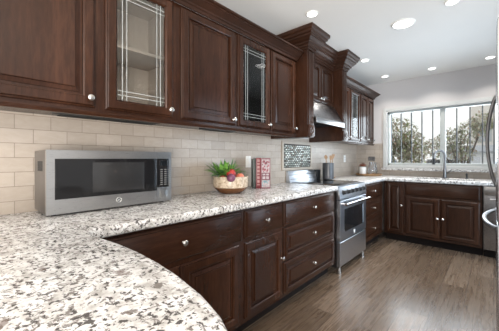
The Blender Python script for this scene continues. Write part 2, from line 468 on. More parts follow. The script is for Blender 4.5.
def slab_front(parent, x, z, w, h, knob_at=None):
    bm = bmesh.new()
    rings_rect(bm, w, h, [(0, 0), (0, -0.008), (0.002, -0.0105), (0.011, -0.0140), (0.013, -0.020), (0.016, -0.021)])
    d = build('drawer', bm, M['wood_h'], parent, (x, 0, z), angle=20)
    if knob_at: knob(d, *knob_at)
    return d
def glass_door(parent, x, z, w, h, knob_at, st=ST):
    bm = bmesh.new()
    rings_rect(bm, w, h, [(0, 0), (0, -0.008), (0.002, -0.0105), (0.009, -0.0135), (0.011, -0.0195), (0.014, -0.021), (st - 0.010, -0.021), (st - 0.003, -0.016), (st, -0.011), (st, 0)], cap=False, closed=True)
    d = build('door', bm, M['wood_v'], parent, (x, 0, z), angle=20)
    d['label'] = 'glazed door with double bevelled lines round the pane'
    build('glass_pane', bx(st - 0.004, w - st + 0.004, -0.009, -0.005, st - 0.004, h - st + 0.004), M['cab_glass'], d)
    bm = bmesh.new()
    e = 0.0011
    for q in (0.028, 0.052):
        for xx in (st + q, w - st - q): box(bm, xx - e, xx + e, -0.0105, -0.0092, st, h - st)
        for zz in (st + q, h - st - q): box(bm, st, w - st, -0.0105, -0.0092, zz - e, zz + e)
    build('bevelled_line', bm, M['etch'], d)
    knob(d, *knob_at)
    return d

UZ0, UZ1 = 1.445, 2.205        # wall cabinet box
DZ0, DZ1 = 1.460, 2.192        # their doors
def wall_cabinet(y0, y1, label, glassed=False, doors=None, x_front=0.33, group='dark wood wall cabinets'):
    t = empty('wall_cabinet', (x_front, y0, UZ0), 90, label, 'cabinet', group)
    W = y1 - y0; D = x_front - 0.002; H = UZ1 - UZ0
    bm = bmesh.new(); e = 0.019
    if glassed:
        box(bm, 0, e, 0.0, D, 0, H); box(bm, W - e, W, 0.0, D, 0, H)
        box(bm, e, W - e, 0.0, D, 0, e); box(bm, e, W - e, 0.0, D, H - e, H); box(bm, e, W - e, D - 0.008, D, e, H - e)
        # face frame
        f = 0.045
        box(bm, e, f, 0, 0.019, e, H - e); box(bm, W - f, W - e, 0, 0.019, e, H - e)
        box(bm, f, W - f, 0, 0.019, e, f); box(bm, f, W - f, 0, 0.019, H - f, H - e)
        build('carcass', bm, M['wood_v'], t)
        bm = bmesh.new()
        box(bm, e, e + 0.004, 0.02, D - 0.009, e, H - e); box(bm, W - e - 0.004, W - e, 0.02, D - 0.009, e, H - e)
        box(bm, e + 0.004, W - e - 0.004, D - 0.013, D - 0.009, e, H - e)
        box(bm, e + 0.004, W - e - 0.004, 0.02, D - 0.013, e, e + 0.004); box(bm, e + 0.004, W - e - 0.004, 0.02, D - 0.013, H - e - 0.004, H - e)
        o = build('interior_lining', bm, M['wood_in'], t); o['label'] = 'pale wood inside lining'
        o = build('shelf', bx(e + 0.005, W - e - 0.005, 0.03, D - 0.014, 0.378, 0.396, 0.002), M['wood_in'], t); o['label'] = 'pale wood shelf'
    else:
        box(bm, 0, W, 0, D, 0, H)
        build('carcass', bm, M['wood_v'], t)
    for (a, c) in doors:
        x = a - y0; wd = c - a; h = DZ1 - DZ0
        k = (wd - 0.028, 0.045)
        (glass_door if glassed else raised_door)(t, x, DZ0 - UZ0, wd, h, k)
    bm = bmesh.new()
    prism(bm, [(-0.022, 0.0), (-0.022, -0.008), (-0.015, -0.016), (-0.012, -0.026), (0.006, -0.026), (0.006, 0.0)], 0, W, axis='x')
    build('light_rail', bm, M['wood_h'], t)
    return t
wall_cabinet(-0.02, 0.528, 'large dark wood wall cabinet with solid door, left end of row above microwave', False, [(-0.005, 0.505)])
wall_cabinet(0.528, 0.984, 'wall cabinet with glass door and pale shelf, above right half of microwave', True, [(0.553, 0.957)])
wall_cabinet(0.984, 1.528, 'dark wood wall cabinet with solid door between the two glass-door cabinets', False, [(1.016, 1.511)])
wall_cabinet(1.528, 1.968, 'narrow dark wall cabinet with glass door, above the cookbooks', True, [(1.545, 1.955)])
wall_cabinet(1.968, 2.405, 'dark wood wall cabinet with solid door beside range hood column', False, [(1.978, 2.385)])
wall_cabinet(3.395, 3.79, 'dark wall cabinet with solid door just past the right hood column', False, [(3.41, 3.775)])
wall_cabinet(3.79, 4.185, 'dark wall cabinet with glass door, right of the range hood', True, [(3.80, 4.172)])
wall_cabinet(4.185, 4.81, 'dark two-door wall cabinet ending the row beside the kitchen window', False, [(4.20, 4.50), (4.51, 4.80)])

# under-cabinet light bars
def light_bar(y0, y1, label):
    t = empty('under_cabinet_light', (0.20, y0, 1.423), 90, label, 'light', 'under-cabinet light bars')
    build('housing', bx(0, y1 - y0, -0.045, 0.045, 0.002, 0.022, 0.004), M['black'], t)
    build('diffuser', bx(0.02, y1 - y0 - 0.02, -0.03, 0.03, -0.001, 0.002), M['darkslot'], t)
light_bar(0.36, 0.92, 'slim black light bar under wall cabinets above the microwave')
light_bar(1.30, 1.62, 'slim black light bar under wall cabinets above the fruit bowl')

# low crown mouldings over the two cabinet rows
PROF_LOW = [(-0.0205, 2.2056), (0.0, 2.2056), (0.0, 2.195), (0.006, 2.195), (0.008, 2.216), (0.018, 2.222), (0.020, 2.230), (0.034, 2.240), (0.052, 2.256), (0.060, 2.260), (0.060, 2.268), (0.074, 2.272), (0.076, 2.284), (-0.0205, 2.284)]
bm = bmesh.new(); sweep(bm, [(0.352, 2.405), (0.352, -0.02)][::-1], [(o, z) for o, z in PROF_LOW])
o = build('crown_moulding', bm, M['wood_m'], angle=15)
tag(o, 'dark crown moulding along the top of the wall cabinets left of hood', 'moulding')
bm = bmesh.new(); sweep(bm, [(0.352, 3.395), (0.352, 4.81), (0.0, 4.81)], PROF_LOW)
o = build('crown_moulding', bm, M['wood_m'], angle=15)
tag(o, 'dark crown moulding on the wall cabinets between hood and window', 'moulding')

# ------------------------------------------------------------------ hood surround
PX = 0.462
YP = (2.41, 2.542, 3.255, 3.39)
hs = empty('hood_cabinet', (0.34, YP[0], 1.42), 90, 'tall dark wood hood cabinet with two small doors between fluted columns', 'cabinet')
Wt = YP[3] - YP[0]; px_ = -(PX - 0.34)
HT = 2.305 - 1.42
for a, c in ((0, YP[1] - YP[0]), (YP[2] - YP[0], Wt)):
    bm = bmesh.new()
    box(bm, a, c, px_, 0.338, 0, HT, 0.003)
    wd = c - a
    for q in range(4):     # reeded front above a corner block
        xc = a + wd * (0.2 + 0.2 * q)
        box(bm, xc - 0.008, xc + 0.008, px_ - 0.008, px_ + 0.002, 0.135, HT - 0.02, 0.003)
    col = build('column', bm, M['wood_v'], hs)
    bm = bmesh.new()
    box(bm, a + 0.004, c - 0.004, px_ - 0.014, px_ + 0.001, 0.012, 0.125, 0.003)
    lathe(bm, [(0.042, 0), (0.042, 0.002), (0.036, 0.004), (0.030, 0.001), (0.022, 0.001), (0.018, 0.004), (0.008, 0.005)], 24, '-y', ((a + c) / 2, px_ - 0.014, 0.068))
    build('corner_block', bm, M['wood_v'], col)
bm = bmesh.new()
a, c = YP[1] - YP[0], YP[2] - YP[0]
zc0 = 1.845 - 1.42
box(bm, a + 0.001, c - 0.001, 0, 0.338, zc0, HT)
build('carcass', bm, M['wood_v'], hs)
dw = (c - a - 0.03) / 2
raised_door(hs, a + 0.012, zc0 + 0.012, dw, HT - zc0 - 0.03, (dw - 0.025, 0.035), st=0.05)
raised_door(hs, a + 0.018 + dw, zc0 + 0.012, dw, HT - zc0 - 0.03, (0.025, 0.035), st=0.05)

PROF_HI = [(0, 2.300), (0.008, 2.300), (0.010, 2.318), (0.022, 2.322), (0.024, 2.338), (0.040, 2.346), (0.043, 2.362), (0.058, 2.372), (0.075, 2.392), (0.084, 2.396), (0.086, 2.412), (0.100, 2.420), (0.104, 2.438), (0.118, 2.452), (0.120, 2.482), (0, 2.482)]
bm = bmesh.new()
e = 0.003
sweep(bm, [(0.0, YP[0] - e), (PX + e, YP[0] - e), (PX + e, YP[1] + e), (0.340 + e, YP[1] + e), (0.340 + e, YP[2] - e), (PX + e, YP[2] - e), (PX + e, YP[3] + e), (0.0, YP[3] + e)], PROF_HI)
o = build('crown_moulding', bm, M['wood_m'], angle=15)
tag(o, 'tall stepped dark crown moulding over the hood cabinet, reaching the ceiling', 'moulding')

# range hood: sloping stainless canopy
rh = empty('range_hood', (0.0, YP[1] + 0.004, 1.575), 90, 'slim stainless range hood with sloping top above the range', 'range hood')
Wh = YP[2] - YP[1] - 0.008
bm = bmesh.new()
prism(bm, [(-0.004, 0.268), (-0.36, 0.268), (-0.475, 0.062), (-0.475, 0.05), (-0.004, 0.05)], 0, Wh, 0.002, axis='x')
build('canopy', bm, M['steel_d'], rh)
bm = bmesh.new()
box(bm, 0, Wh, -0.492, -0.476, 0.004, 0.062, 0.003)
build('front_lip', bm, M['steel'], rh)
bm = bmesh.new()
box(bm, 0.02, Wh / 2 - 0.01, -0.46, -0.05, 0.036, 0.05); box(bm, Wh / 2 + 0.01, Wh - 0.02, -0.46, -0.05, 0.036, 0.05)
for q in range(26):
    yy = -0.45 + q * 0.0155
    box(bm, 0.03, Wh / 2 - 0.02, yy, yy + 0.008, 0.030, 0.037); box(bm, Wh / 2 + 0.02, Wh - 0.03, yy, yy + 0.008, 0.030, 0.037)
build('filter', bm, M['black'], rh)

# ------------------------------------------------------------------ base cabinets
BZ = 0.872
def base_cabinet(loc, rz, W, label, depth=0.60, group='dark wood base cabinets', hollow=False):
    t = empty('base_cabinet', loc, rz, label, 'cabinet', group)
    bm = bmesh.new()
    if hollow:
        for a in ((0, 0.018, 0, depth, 0.105, BZ), (W - 0.018, W, 0, depth, 0.105, BZ), (0.018, W - 0.018, 0, 0.02, 0.105, BZ), (0.018, W - 0.018, 0.02, depth, 0.105, 0.123)): box(bm, *a)
    else: box(bm, 0, W, 0, depth, 0.105, BZ)
    build('carcass', bm, M['wood_v'], t)
    build('toe_kick', bx(0.0, W, 0.07, depth, 0.0, 0.105), M['toe'], t)
    return t
XF = 0.61
# wide drawer over two doors, from the peninsula corner
y0 = 0.345
t = base_cabinet((XF, y0, 0), 90, 1.303 - y0, 'base cabinet with one wide drawer over two doors, below the microwave')
slab_front(t, 0.055, 0.666, 1.292 - y0 - 0.055, 0.19, (0.433, 0.095))
raised_door(t, 0.055, 0.135, 0.42, 0.505, (0.39, 0.30))
raised_door(t, 0.824 - y0, 0.135, 1.266 - 0.824, 0.505, (0.03, 0.30))
t = base_cabinet((XF, 1.303, 0), 90, 0.461, 'narrow base cabinet with one drawer over one door, below the cookbooks')
slab_front(t, 0.02, 0.666, 0.425, 0.19, (0.215, 0.095))
raised_door(t, 0.02, 0.135, 0.425, 0.505, (0.40, 0.30))
t = base_cabinet((XF, 1.764, 0), 90, 0.932, 'wide base cabinet with three drawers, left of the range')
slab_front(t, 0.012, 0.666, 0.895, 0.19, (0.45, 0.095))
for z in (0.408, 0.135):
    raised_door(t, 0.012, z, 0.895, 0.245, (0.45, 0.1225, -0.0195), 'drawer', 0.045, 'wood_h')
t = base_cabinet((XF, 3.464, 0), 90, 0.896, 'base cabinet with three drawers in the corner past the range')
slab_front(t, 0.02, 0.666, 0.82, 0.19, (0.41, 0.095))
for z in (0.408, 0.135):
    raised_door(t, 0.02, z, 0.82, 0.245, (0.41, 0.1225, -0.0195), 'drawer', 0.045, 'wood_h')
t = base_cabinet((0.632, 4.362, 0), 0, 0.27, 'narrow corner base cabinet with single tall door on the window wall')
raised_door(t, 0.035, 0.135, 0.222, 0.722, (0.197, 0.40), st=0.05)
t = base_cabinet((0.903, 4.362, 0), 0, 0.842, 'sink base cabinet with false drawer front and two doors below window', hollow=True)
slab_front(t, 0.012, 0.686, 0.81, 0.17)
raised_door(t, 0.012, 0.135, 0.40, 0.53, (0.375, 0.27))
raised_door(t, 0.422, 0.135, 0.40, 0.53, (0.025, 0.27))
# peninsula carcass (seen only from other sides)
t = empty('base_cabinet', (0.66, 0.28, 0), 180, 'dark wood panelled base carrying the rounded granite peninsula', 'cabinet', 'dark wood base cabinets')
build('carcass', bx(-0.72, -0.0, 0.0, 0.56, 0.105, BZ), M['wood_v'], t)
build('toe_kick', bx(-0.70, 0, 0.07, 0.50, 0, 0.105), M['toe'], t)

# dishwasher
dwz = empty('dishwasher', (1.755, 4.362, 0), 0, 'stainless dishwasher between sink cabinet and fridge', 'dishwasher')
build('body', bx(0, 0.6, 0, 0.58, 0.1, BZ - 0.004), M['steel_d'], dwz)
build('toe_kick', bx(0, 0.6, 0.06, 0.55, 0, 0.1), M['toe'], dwz)
build('door', bx(0.004, 0.596, -0.03, -0.001, 0.115, 0.76, 0.004), M['steel_d'], dwz)
build('control_panel', bx(0.004, 0.596, -0.03, -0.001, 0.765, BZ - 0.006, 0.004), M['steel'], dwz)
bm = bmesh.new(); tube(bm, [(0.06, -0.031, 0.72), (0.06, -0.06, 0.72), (0.54, -0.06, 0.72), (0.54, -0.031, 0.72)], 0.009, 10)
build('handle', bm, M['chrome'], dwz)

# ------------------------------------------------------------------ worktops
ZT = 0.92
def bullnose(bm, z_top, z_bot):
    es = [e for e in bm.edges if len(e.link_faces) == 2 and abs(e.verts[0].co.z - e.verts[1].co.z) < 1e-5
          and abs(e.link_faces[0].normal.z - e.link_faces[1].normal.z) > 0.5]
    bmesh.ops.bevel(bm, geom=es, offset=0.014, segments=3, affect='EDGES', profile=0.5)
curve = [(0.655, 0.50), (0.656, 0.43), (0.661, 0.397), (0.675, 0.376), (0.70, 0.368), (0.787, 0.373), (0.918, 0.388), (1.045, 0.395), (1.171, 0.391), (1.278, 0.381), (1.39, 0.362), (1.474, 0.338), (1.54, 0.308),
         (1.612, 0.255), (1.672, 0.19), (1.714, 0.11), (1.735, 0.02), (1.735, -0.08), (1.71, -0.18), (1.66, -0.27), (1.58, -0.35), (1.48, -0.41), (1.36, -0.45), (1.2, -0.47), (0.002, -0.47)]
bm = bmesh.new()
out = [(0.002, 2.690), (0.655, 2.690)] + curve
f = bm.faces.new([bm.verts.new((p[0], p[1], BZ + 0.001)) for p in out])
ex = bmesh.ops.extrude_face_region(bm, geom=[f])
for q in ex['geom']:
    if isinstance(q, bmesh.types.BMVert): q.co.z = ZT
bmesh.ops.recalc_face_normals(bm, faces=bm.faces[:]); bm.normal_update()
bullnose(bm, 0, 0)
bmesh.ops.triangulate(bm, faces=[f for f in bm.faces if len(f.verts) > 4])
o = build('worktop', bm, M['granite'])
tag(o, 'speckled white granite worktop with rounded peninsula in the foreground', 'worktop')
SX0, SX1, SY0, SY1 = 0.98, 1.66, 4.44, 4.84
gx = [0.002, 0.655, SX0, SX1, 2.6]; gy = [3.468, 4.325, SY0, SY1, YB - 0.010]
bm = bmesh.new(); vs = {}
def gv(i, j):
    if (i, j) not in vs: vs[i, j] = bm.verts.new((gx[i], gy[j], BZ + 0.001))
    return vs[i, j]
fs = []
for i in range(4):
    for j in range(4):
        if (i >= 1 and j == 0) or (i == 2 and j == 2): continue
        fs.append(bm.faces.new((gv(i, j), gv(i + 1, j), gv(i + 1, j + 1), gv(i, j + 1))))
ex = bmesh.ops.extrude_face_region(bm, geom=fs)
for q in ex['geom']:
    if isinstance(q, bmesh.types.BMVert): q.co.z = ZT
bmesh.ops.recalc_face_normals(bm, faces=bm.faces[:]); bm.normal_update()
bullnose(bm, 0, 0)
o = build('worktop', bm, M['granite'])
tag(o, 'L-shaped speckled granite worktop around the sink below the window', 'worktop')

# sink (undermount) and faucet
sk = empty('sink', ((SX0 + SX1) / 2, (SY0 + SY1) / 2, 0.70), 0, 'stainless undermount sink set in the granite below window', 'sink')
bm = bmesh.new()
hw, hd = (SX1 - SX0) / 2 - 0.002, (SY1 - SY0) / 2 - 0.002
for a in ((-hw, -hw + 0.006, -hd, hd), (hw - 0.006, hw, -hd, hd), (-hw, hw, -hd, -hd + 0.006), (-hw, hw, hd - 0.006, hd)):
    box(bm, a[0], a[1], a[2], a[3], 0.0, 0.19)
box(bm, -hw, hw, -hd, hd, -0.006, 0.0)
build('basin', bm, M['steel'], sk)
bm = bmesh.new(); lathe(bm, [(0.045, 0), (0.045, 0.003), (0.03, 0.004), (0.02, 0.001)], 20)
build('drain', bm, M['chrome'], sk)
M['faucet'] = plain('brushed_nickel_faucet', (0.25, 0.25, 0.255), 0.28, 1.0, 0.04)
fc = empty('faucet', (1.315, 4.862, ZT), 0, 'chrome gooseneck pull-down faucet standing behind the sink', 'faucet')
bm = bmesh.new(); lathe(bm, [(0.03, 0), (0.03, 0.006), (0.024, 0.012), (0.021, 0.06), (0.019, 0.11), (0.0135, 0.13)], 20)
build('base', bm, M['faucet'], fc)
bm = bmesh.new()
pts = [(0, 0, 0.12), (0, 0, 0.30)]
for k in range(13):
    a = math.pi * k / 12
    pts.append((-0.058 + 0.058 * math.cos(a), -0.045 + 0.045 * math.cos(a), 0.325 + 0.075 * math.sin(a)))
pts.append((-0.118, -0.09, 0.285))
tube(bm, pts, 0.0165, 12)
sp_ = build('spout', bm, M['faucet'], fc)
bm = bmesh.new(); tube(bm, [(-0.118, -0.09, 0.29), (-0.12, -0.092, 0.255), (-0.122, -0.094, 0.225), (-0.124, -0.096, 0.195)], [0.014, 0.017, 0.018, 0.020], 14)
o = build('spray_head', bm, M['black'], fc); o['label'] = 'dark spray head'
bm = bmesh.new(); tube(bm, [(0.018, 0, 0.07), (0.05, -0.01, 0.085), (0.085, -0.03, 0.13)], [0.011, 0.008, 0.006], 10)
build('handle', bm, M['faucet'], fc)
sd = empty('soap_dispenser', (1.565, 4.885, ZT), 0, 'small dark soap dispenser on the worktop right of the faucet', 'soap dispenser')
bm = bmesh.new(); lathe(bm, [(0.018, 0), (0.018, 0.008), (0.011, 0.014), (0.010, 0.045), (0.014, 0.05), (0.014, 0.06), (0.006, 0.064)], 16)
build('base', bm, M['bar'], sd)
bm = bmesh.new(); tube(bm, [(0, 0, 0.06), (0, -0.02, 0.072), (0, -0.055, 0.066)], [0.008, 0.007, 0.005], 10)
build('nozzle', bm, M['bar'], sd)

# ------------------------------------------------------------------ range
rg_ = empty('range', (0.635, 2.700, 0), 90, 'stainless slide-in range with glass oven window and row of knobs', 'range')
RW = 0.76
build('body', bx(0.003, RW - 0.003, 0.0, 0.632, 0.065, 0.905), M['steel_d'], rg_)
bm = bmesh.new()
box(bm, 0.0, RW, -0.022, 0.60, 0.905, 0.916, 0.003)
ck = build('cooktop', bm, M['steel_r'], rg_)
build('glass_top', bx(0.02, RW - 0.02, 0.03, 0.585, 0.9155, 0.9195, 0.001), M['blackglass'], ck)
for (xx, yy, r) in ((0.2, 0.17, 0.10), (0.56, 0.17, 0.085), (0.2, 0.44, 0.075), (0.56, 0.44, 0.10)):
    bm = bmesh.new()
    seg = 40
    ri = [[bm.verts.new((xx + q * math.cos(2 * math.pi * k / seg), yy + q * math.sin(2 * math.pi * k / seg), 0.9198)) for k in range(seg)] for q in (r - 0.003, r)]
    for k in range(seg):
        bm.faces.new((ri[0][k], ri[0][(k + 1) % seg], ri[1][(k + 1) % seg], ri[1][k]))
    build('burner_ring', bm, M['bar'], ck)
bm = bmesh.new()
prism(bm, [(0.0, 0.775), (0.0, 0.904), (-0.022, 0.904), (-0.045, 0.79), (-0.045, 0.775)], 0, RW, 0.002, axis='x')
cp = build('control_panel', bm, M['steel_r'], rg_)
for k in range(6):
    xx = 0.085 + k * (RW - 0.17) / 5
    bm = bmesh.new()
    lathe(bm, [(0.026, 0), (0.026, 0.005), (0.021, 0.008), (0.019, 0.032), (0.016, 0.035)], 20, '-y')
    box(bm, -0.003, 0.003, -0.037, -0.034, 0.0, 0.018)
    build('control_knob', bm, M['black'], cp, (xx, -0.034, 0.843), (R(-11), 0, 0))
# oven door
bm = bmesh.new()
w_, h_ = RW - 0.008, 0.42
rings_rect(bm, w_, h_, [(0, 0), (0, -0.036), (0.004, -0.04), (0.10, -0.04), (0.104, -0.036), (0.108, -0.036)])
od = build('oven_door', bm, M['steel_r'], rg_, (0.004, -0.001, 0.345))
build('oven_window', bx(0.112, w_ - 0.112, -0.042, -0.036, 0.085, 0.325, 0.002), M['blackglass'], od)
bm = bmesh.new()
tube(bm, [(0.03, -0.09, h_ - 0.035), (w_ - 0.03, -0.09, h_ - 0.035)], 0.014, 14)
for xx in (0.06, w_ - 0.06): tube(bm, [(xx, -0.039, h_ - 0.035), (xx, -0.09, h_ - 0.035)], 0.010, 10)
build('handle', bm, M['chrome'], od)
bm = bmesh.new()
prism(bm, [(w_ / 2 - 0.016, 0.058), (w_ / 2 + 0.016, 0.058), (w_ / 2 + 0.016, 0.034), (w_ / 2, 0.012), (w_ / 2 - 0.016, 0.034)], -0.0425, -0.0395)
build('badge', bm, M['plate'], od)
# warming drawer and feet
bm = bmesh.new(); rings_rect(bm, RW - 0.008, 0.25, [(0, 0), (0, -0.034), (0.004, -0.038), (0.012, -0.038)])
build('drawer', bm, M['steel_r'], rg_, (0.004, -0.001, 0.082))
for (xx, yy) in ((0.045, -0.01), (RW - 0.045, -0.01), (0.045, 0.56), (RW - 0.045, 0.56)):
    bm = bmesh.new(); lathe(bm, [(0.022, 0), (0.022, 0.012), (0.016, 0.016), (0.016, 0.066)], 16)
    build('foot', bm, M['steel'], rg_, (xx, yy + 0.0, 0))
# rear backguard
bm = bmesh.new()
prism(bm, [(0.560, 0.905), (0.628, 0.905), (0.628, 1.052), (0.604, 1.052)], 0.0, 0.64, 0.003, axis='x')
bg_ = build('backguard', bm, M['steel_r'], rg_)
bm = bmesh.new()
for z, q in ((0.953, 0.5735), (1.003, 0.5885)): box(bm, 0.01, 0.63, q - 0.001, q + 0.004, z, z + 0.004)
build('groove', bm, M['black'], bg_)
build('end_panel', bx(0.641, RW, 0.572, 0.628, 0.905, 1.05, 0.004), M['black'], rg_)

# ------------------------------------------------------------------ mosaic panel behind the range
mo = empty('mosaic_panel', (0.001, 2.615, 1.06), 90, 'framed silver metal mosaic tile panel on the backsplash behind the range', 'tile panel')
MW, MH = 0.70, 0.352
bm = bmesh.new(); rings_rect(bm, MW, MH, [(0, 0), (0, -0.012), (0.004, -0.016), (0.030, -0.016), (0.034, -0.010), (0.034, 0)], cap=False, closed=True)
o = build('border', bm, plain('beige_border_tile', (0.40, 0.35, 0.29), 0.35), mo)
bm = bmesh.new(); box(bm, 0.034, MW - 0.034, -0.006, 0.0, 0.034, MH - 0.034, 0, 0)
rnd = random.Random(3)
tw, th = 0.050, 0.0225
rows = int((MH - 0.072) / th)
for r_ in range(rows):
    zc = 0.036 + th * (r_ + 0.5)
    n = 13
    for k in range(n):
        xc = 0.060 + tw * (k + 0.5 * (r_ % 2)) + 0.004
        if xc + tw * 0.47 > MW - 0.035: continue
        t_ = bmesh.new()
        A, B = tw * 0.43, th * 0.40
        ring = [(xc + A * math.cos(a) * (1 if abs(math.cos(a)) < 0.9 else 1.0), zc + B * math.sin(a)) for a in [2 * math.pi * q / 8 for q in range(8)]]
        o1 = [t_.verts.new((p[0], -0.006, p[1])) for p in ring]
        o2 = [t_.verts.new((xc + (p[0] - xc) * 0.85, -0.011, zc + (p[1] - zc) * 0.8)) for p in ring]
        for q in range(8):
            t_.faces.new((o1[q], o1[(q + 1) % 8], o2[(q + 1) % 8], o2[q]))
        tl = [rnd.uniform(-0.0012, 0.0012) for _ in range(2)]
        t_.faces.new(o2)
        merge(bm, t_, rnd.choice([1, 1, 2, 2, 3]))
build('mosaic_field', bm, [plain('mosaic_grout', (0.045, 0.042, 0.04), 0.7), plain('mosaic_silver', (0.60, 0.62, 0.57), 0.3, 0.6), plain('mosaic_pewter', (0.32, 0.35, 0.31), 0.3, 0.6), plain('mosaic_bronze', (0.20, 0.18, 0.15), 0.28, 1.0)], mo)

# outlets
def outlet(name, loc, rz, label, w=0.072, h=0.115, mat='plate', sw=False):
    t = empty(name, loc, rz, label, 'switch' if sw else 'outlet')
    build('cover_plate', bx(-w / 2, w / 2, -0.006, 0.0, -h / 2, h / 2, 0.002), M[mat], t)
    if sw:
        bm = bmesh.new()
        box(bm, -0.017, 0.017, -0.010, -0.006, -0.033, 0.033, 0.002)
        build('rocker', bm, M[mat], t)
    else:
        lat = w > h
        for s in (-0.02, 0.02):
            bm = bmesh.new()
            for q in (-0.006, 0.006):
                if lat: box(bm, s - 0.006, s + 0.006, -0.0072, -0.006, q - 0.0015, q + 0.0015)
                else: box(bm, q - 0.0015, q + 0.0015, -0.0072, -0.006, s - 0.006, s + 0.006)
            build('socket', bm, M['black'], t)
    return t
outlet('light_switch', (0.001, 2.035, 1.17), 90, 'white switch plate on beige tile above the fruit bowl and cookbooks', sw=True)
outlet('wall_outlet', (0.001, 4.42, 1.20), 90, 'white outlet plate on left wall tile beyond the range')
outlet('wall_outlet', (0.26, YB - 0.009, 1.20), 0, 'horizontal pewter outlet plate on tile beside the window', 0.115, 0.072, 'steel_d')

# ------------------------------------------------------------------ microwave
mw = empty('microwave', (0.245, 0.315, ZT), 90, 'stainless countertop microwave with black glass door on the granite', 'microwave')
MWW, MWH, MWD = 0.675, 0.315, 0.235
build('body', bx(0.0, MWW, 0.0, MWD, 0.012, 0.012 + MWH - 0.004, 0.006), steel('microwave_side_steel', (0.26, 0.245, 0.235), 0.38, (20, 1, 20)), mw)
xd = MWW * 0.845
bm = bmesh.new()
rings_rect(bm, xd - 0.0003, MWH, [(0, 0), (0, -0.022), (0.014, -0.022)])
md = build('door', bm, M['steel'], mw, (0, -0.001, 0.010))
o = build('door_glass', bx(0.034, xd - 0.0012, -0.0265, -0.021, 0.072, 0.272, 0.001), M['blackglass'], md); o['label'] = 'black glass'
build('window_mesh', bx(0.20, xd - 0.085, -0.0275, -0.0262, 0.092, 0.252, 0.0005), plain('microwave_window_mesh', (0.022, 0.022, 0.023), 0.18), md)
bm = bmesh.new()     # round emblem
lathe(bm, [(0.019, 0), (0.019, 0.0016), (0.016, 0.0016), (0.002, 0.0016)], 28, '-y', (0, 0, 0), 0)
tube(bm, [(0.018 * math.cos(q * math.pi / 16), -0.002, 0.018 * math.sin(q * math.pi / 16)) for q in range(33)], 0.0016, 6, 1)
text_bm(bm, 'GE', 0.0135, lambda x, y, d: (x, -0.0024 - d, y), 0.001, 1)
for k in range(4):
    a0 = math.pi / 4 + k * math.pi / 2
    tube(bm, [(0.0125 * math.cos(a0 + q * 0.25), -0.002, 0.0125 * math.sin(a0 + q * 0.25)) for q in range(-2, 3)], 0.0007, 6, 1)
build('emblem', bm, [M['bar'], M['plate']], md, (xd * 0.59, -0.0225, 0.040)).scale = (0.78, 1, 0.78)
bm = bmesh.new()
rings_rect(bm, MWW - xd - 0.002, MWH, [(0, 0), (0, -0.022), (0.014, -0.022)])
cpn = build('control_panel', bm, M['steel'], mw, (xd + 0.0003, -0.001, 0.010))
build('panel_glass', bx(0.0006, MWW - xd - 0.022, -0.0265, -0.021, 0.090, 0.272, 0.001), M['blackglass'], cpn)
build('display', bx(0.020, MWW - xd - 0.036, -0.0272, -0.026, 0.225, 0.258), plain('display_dark', (0.008, 0.010, 0.012), 0.1), cpn)
bm = bmesh.new()
pwid = MWW - xd
for rr_ in range(8):
    for q in range(3):
        xx = 0.022 + q * 0.027; zz = 0.105 + rr_ * 0.0135
        box(bm, xx, xx + 0.016, -0.0272, -0.0262, zz, zz + 0.005)
build('keypad', bm, plain('keypad_print', (0.22, 0.22, 0.22), 0.4), cpn)
build('door_button', bx(0.02, pwid - 0.03, -0.026, -0.0215, 0.022, 0.07, 0.003), M['steel'], cpn)
for (xx, yy) in ((0.04, 0.03), (MWW - 0.04, 0.03), (0.04, MWD - 0.03), (MWW - 0.04, MWD - 0.03)):
    bm = bmesh.new(); lathe(bm, [(0.012, 0), (0.014, 0.012)], 14)
    build('foot', bm, M['black'], mw, (xx, yy, 0))
bm = bmesh.new()
for k in range(9): box(bm, -0.0012, 0.0006, 0.05 + k * 0.012, 0.056 + k * 0.012, 0.22, 0.27)
build('vent', bm, M['black'], mw)

# ------------------------------------------------------------------ fruit bowl
BX, BY = 0.225, 1.575
bw = empty('fruit_bowl', (BX, BY, ZT), 25, 'cream shell-patterned bowl with brown wooden base on the granite', 'bowl')
def ngon_shell(bm, prof, n=10):
    rs = [[bm.verts.new((r * math.cos(2 * math.pi * k / n), r * math.sin(2 * math.pi * k / n), z)) for k in range(n)] for r, z in prof]
    for a, c in zip(rs, rs[1:]):
        for k in range(n): bm.faces.new((a[k], a[(k + 1) % n], c[(k + 1) % n], c[k]))
    bm.faces.new(rs[0][::-1]); bm.faces.new(rs[-1])
bm = bmesh.new(); ngon_shell(bm, [(0.085, 0.0), (0.095, 0.004), (0.115, 0.018), (0.136, 0.042), (0.134, 0.046), (0.08, 0.044)], 32)
build('wooden_base', bm, wood('bowl_wood', (0.09, 0.035, 0.015), (0.16, 0.07, 0.03), (0.22, 0.10, 0.05), (3, 3, 10)), bw)
m, nt, b = new_mat('cream_shell_mosaic')
vo = node(nt, 'ShaderNodeTexVoronoi'); vo.inputs['Scale'].default_value = 75
nt.links.new(coords(nt), vo.inputs['Vector'])
rv = ramp(nt, [(0.1, (0.62, 0.53, 0.42)), (0.45, (0.52, 0.42, 0.31)), (0.75, (0.36, 0.27, 0.185))]); nt.links.new(vo.outputs['Color'], rv.inputs['Fac'])
nt.links.new(rv.outputs['Color'], b.inputs['Base Color']); b.inputs['Roughness'].default_value = 0.3
bm = bmesh.new(); ngon_shell(bm, [(0.134, 0.0455), (0.145, 0.052), (0.149, 0.134), (0.148, 0.137), (0.144, 0.137), (0.138, 0.07), (0.10, 0.052)], 12)
build('patterned_rim', bm, m, bw)

